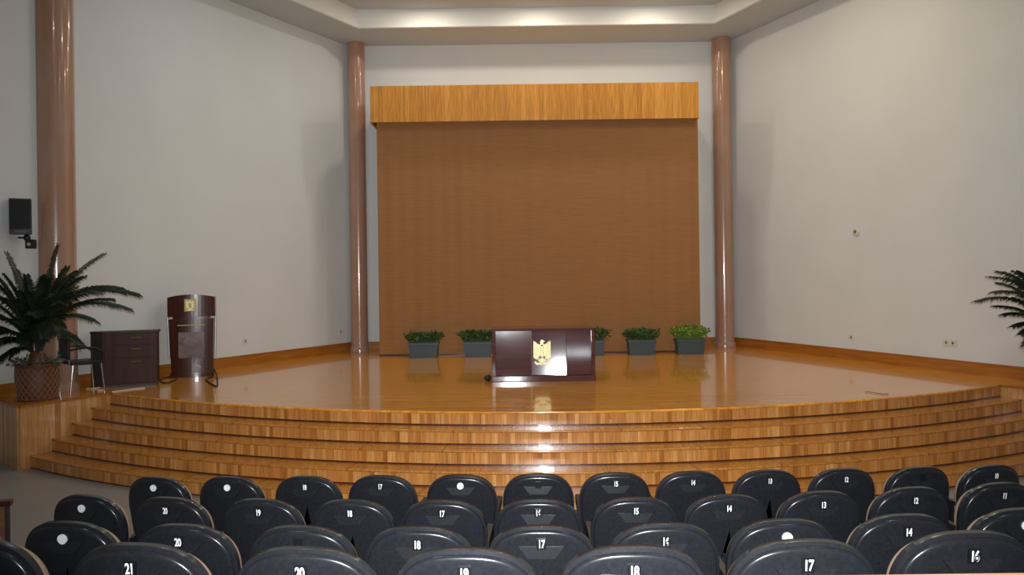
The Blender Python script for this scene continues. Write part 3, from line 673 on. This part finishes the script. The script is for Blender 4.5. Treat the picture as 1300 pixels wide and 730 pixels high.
# cables on the stage
def cable(name, pts, r, m, label, cat='cable'):
    bm = bmesh.new(); c = Vector(pts[0]); tube(bm, smoothpath([Vector(p)-c for p in pts]), r, 8); o = obj(name, bm, m, None, True, loc=c); tag(o, label, cat)
def G(px, py, z=ZS):
    hz = 352-ROLL*(px-650); d = F*(CAMZ-z)/(py-hz); return Vector(((px-650)/F*d-0.0133*(CAMZ-z), d, z))
zz = Vector((0, 0, 0.011))
cable('power_cable', [G(*p)+zz for p in ((221, 478), (212, 480), (203, 483), (209, 487), (219, 485), (224, 482))], 0.009, M['cable'], 'black cable looped on the stage left of the lectern')
cable('microphone_cable', [G(270, 474)+Vector((0, 0, 0.10)), G(275, 478)+zz*3, G(276, 484)+zz, G(275, 491)+zz, G(266, 487)+zz, G(262, 482)+zz, G(270, 479)+zz], 0.011, M['cable'], 'black cable trailing on the stage right of the lectern')
cable('thin_cable', [G(*p)+zz*.8 for p in ((1098, 498), (1108, 499), (1120, 501), (1128, 501))], 0.004, M['mahog'], 'short dark cable near the front stage edge at the right')
cable('cable_cover', [G(*p)+zz*.6 for p in ((142, 498), (155, 496.5), (170, 494.5), (184, 493))], 0.010, M['palecable'], 'thin pale strip on the floor in front of the cabinet', 'cable')
cable('cable_end', [G(*p)+zz*.8 for p in ((110, 494), (119, 494), (127, 493), (131, 495.5), (124, 497))], 0.012, M['palecable'], 'pale loose cable end between the chair and the cabinet')

# ------------------------------------------------------------------ things on the walls
def onwall(side, y, z):
    if side < 0: x, nrm = lwx(y), Vector((1, -SL, 0)).normalized()
    else: x, nrm = rwx(y), Vector((-1, -SR, 0)).normalized()
    return Vector((x, y, z)), math.atan2(nrm.x, -nrm.y)     # local -y looks into the room
def hitwall(side, px):
    u = (px-650)/F
    return (-3.35-SL*16.3)/(u-SL) if side < 0 else (4.6+SR*16.3)/(u+SR)
for side, px, py, lab in ((-1, 310, 433, 'small pale socket plate low on the left wall'), (-1, 431, 421, 'small pale socket plate on the wall beside the left slim column'),
                          (1, 1080, 428, 'small pale socket plate low on the right wall, nearer the column'), (1, 1205, 435, 'wider pale socket plate low on the right wall, nearer the palm')):
    d = hitwall(side, px); p, a = onwall(side, d, W(px, py, d).z)
    t = thing('socket_outlet', lab, 'socket', p, a); wv = 0.11 if px == 1205 else 0.05
    bm = bmesh.new(); box(bm, -wv, wv, -0.012, 0, -0.045, 0.045, .004); obj('cover_plate', bm, M['outlet'], t)
    for k in ((-0.055, 0.055) if px == 1205 else (0,)):
        bm = bmesh.new(); box(bm, k-0.016, k+0.016, -0.016, -0.0125, -0.022, 0.018, .002); obj('socket_insert', bm, M['outletdark'], t)
d = hitwall(1, 1088); p, a = onwall(1, d, W(1088, 294, d).z)
t = thing('wall_sensor', 'small round sensor alone in the middle of the right wall', 'sensor', p, a)
bm = bmesh.new(); lathe(bm, [(0.075, 0), (0.07, 0.02), (0.045, 0.03)], 28); bmesh.ops.rotate(bm, cent=(0, 0, 0), matrix=Matrix.Rotation(PI/2, 3, 'X'), verts=bm.verts); obj('housing', bm, M['outlet'], t, True)
bm = bmesh.new(); lathe(bm, [(0.03, 0.031), (0.026, 0.04), (0.012, 0.044)], 20); bmesh.ops.rotate(bm, cent=(0, 0, 0), matrix=Matrix.Rotation(PI/2, 3, 'X'), verts=bm.verts); obj('sensor_eye', bm, M['outletdark'], t, True)

# loudspeaker and camera left of the thick column
d = 10.25; q = W(25.5, 274.5, d)
t = thing('wall_speaker', 'black box loudspeaker on the left wall beside the thick column', 'speaker', (q.x, d, q.z), math.radians(29))
bm = bmesh.new(); box(bm, -0.125, 0.125, 0.0, 0.16, -0.235, 0.235, .012); obj('cabinet', bm, M['black'], t, True)
bm = bmesh.new(); box(bm, -0.115, 0.115, -0.012, -0.001, -0.17, 0.215, .006); obj('grille', bm, mat('speaker_cloth', (0.012, 0.012, 0.013), 0.8), t)
bm = bmesh.new(); box(bm, -0.06, 0.06, -0.008, -0.001, -0.215, -0.19, .002); obj('badge', bm, M['darkgrey'], t)
bm = bmesh.new(); box(bm, -0.03, 0.03, 0.161, 0.22, -0.03, 0.03); box(bm, -0.06, 0.06, 0.22, 0.23, -0.07, 0.07); obj('wall_bracket', bm, M['black'], t)
d = 10.35; q = W(39, 307, d)
t = thing('security_camera', 'small black camera on a bracket under the loudspeaker', 'camera', (q.x, d, q.z), math.radians(8))
bm = bmesh.new(); bmesh.ops.create_uvsphere(bm, u_segments=20, v_segments=12, radius=0.045); bmesh.ops.translate(bm, vec=(-0.055, 0.02, 0.055), verts=bm.verts); obj('mount_ball', bm, M['black'], t, True)
bm = bmesh.new(); box(bm, -0.05, 0.055, -0.05, 0.05, -0.09, 0.03, .01); obj('camera_body', bm, M['black'], t, True)
bm = bmesh.new(); lathe(bm, [(0.024, 0), (0.022, 0.012)], 18); bmesh.ops.transform(bm, matrix=Matrix.Translation((0.0, -0.051, -0.035)) @ Matrix.Rotation(PI/2, 4, 'X'), verts=bm.verts); obj('lens', bm, M['silver'], t, True)
bm = bmesh.new(); tube(bm, [(-0.055, 0.03, 0.055), (-0.18, 0.06, 0.06)], 0.012, 8); obj('bracket_arm', bm, M['black'], t)

# ------------------------------------------------------------------ table at the far left, rail in front
d = 4.95; q = W(15, 634, d)
t = thing('wooden_screen', 'brown wooden panel with dark top rail and thin post, left edge by the aisle', 'panel', (q.x, d, 0), 0.30); zt = q.z
bm = bmesh.new(); box(bm, -1.1, 0.0, -0.03, 0.03, zt-0.035, zt, .004); obj('top_rail', bm, M['mahog'], t)
bm = bmesh.new(); box(bm, -1.07, -0.04, -0.008, 0.008, 0.12, zt-0.036); obj('panel', bm, M['tablewood'], t)
for x in (-1.09, -0.035):
    bm = bmesh.new(); box(bm, x, x+0.022, -0.012, 0.012, 0.02, zt-0.036, .003); obj('post', bm, M['darkgrey'], t)
bm = bmesh.new(); box(bm, -1.1, -0.0, -0.12, 0.12, 0, 0.02, .003); obj('foot', bm, M['darkgrey'], t)
zr = W(1225, 727.3, 1.5).z
t = thing('wooden_parapet', 'orange wooden ledge at the bottom right edge, in front of the nearest seats', 'ledge', (0.6, 1.42, 0.78))
bm = bmesh.new(); box(bm, -2.2, 2.2, -0.14, 0.08, zr-0.78-0.035, zr-0.78, .006); obj('ledge_board', bm, M['railwood'], t)
bm = bmesh.new(); box(bm, -2.18, 2.18, -0.04, 0.0, 0, zr-0.78-0.036); obj('panel', bm, M['railwood'], t)
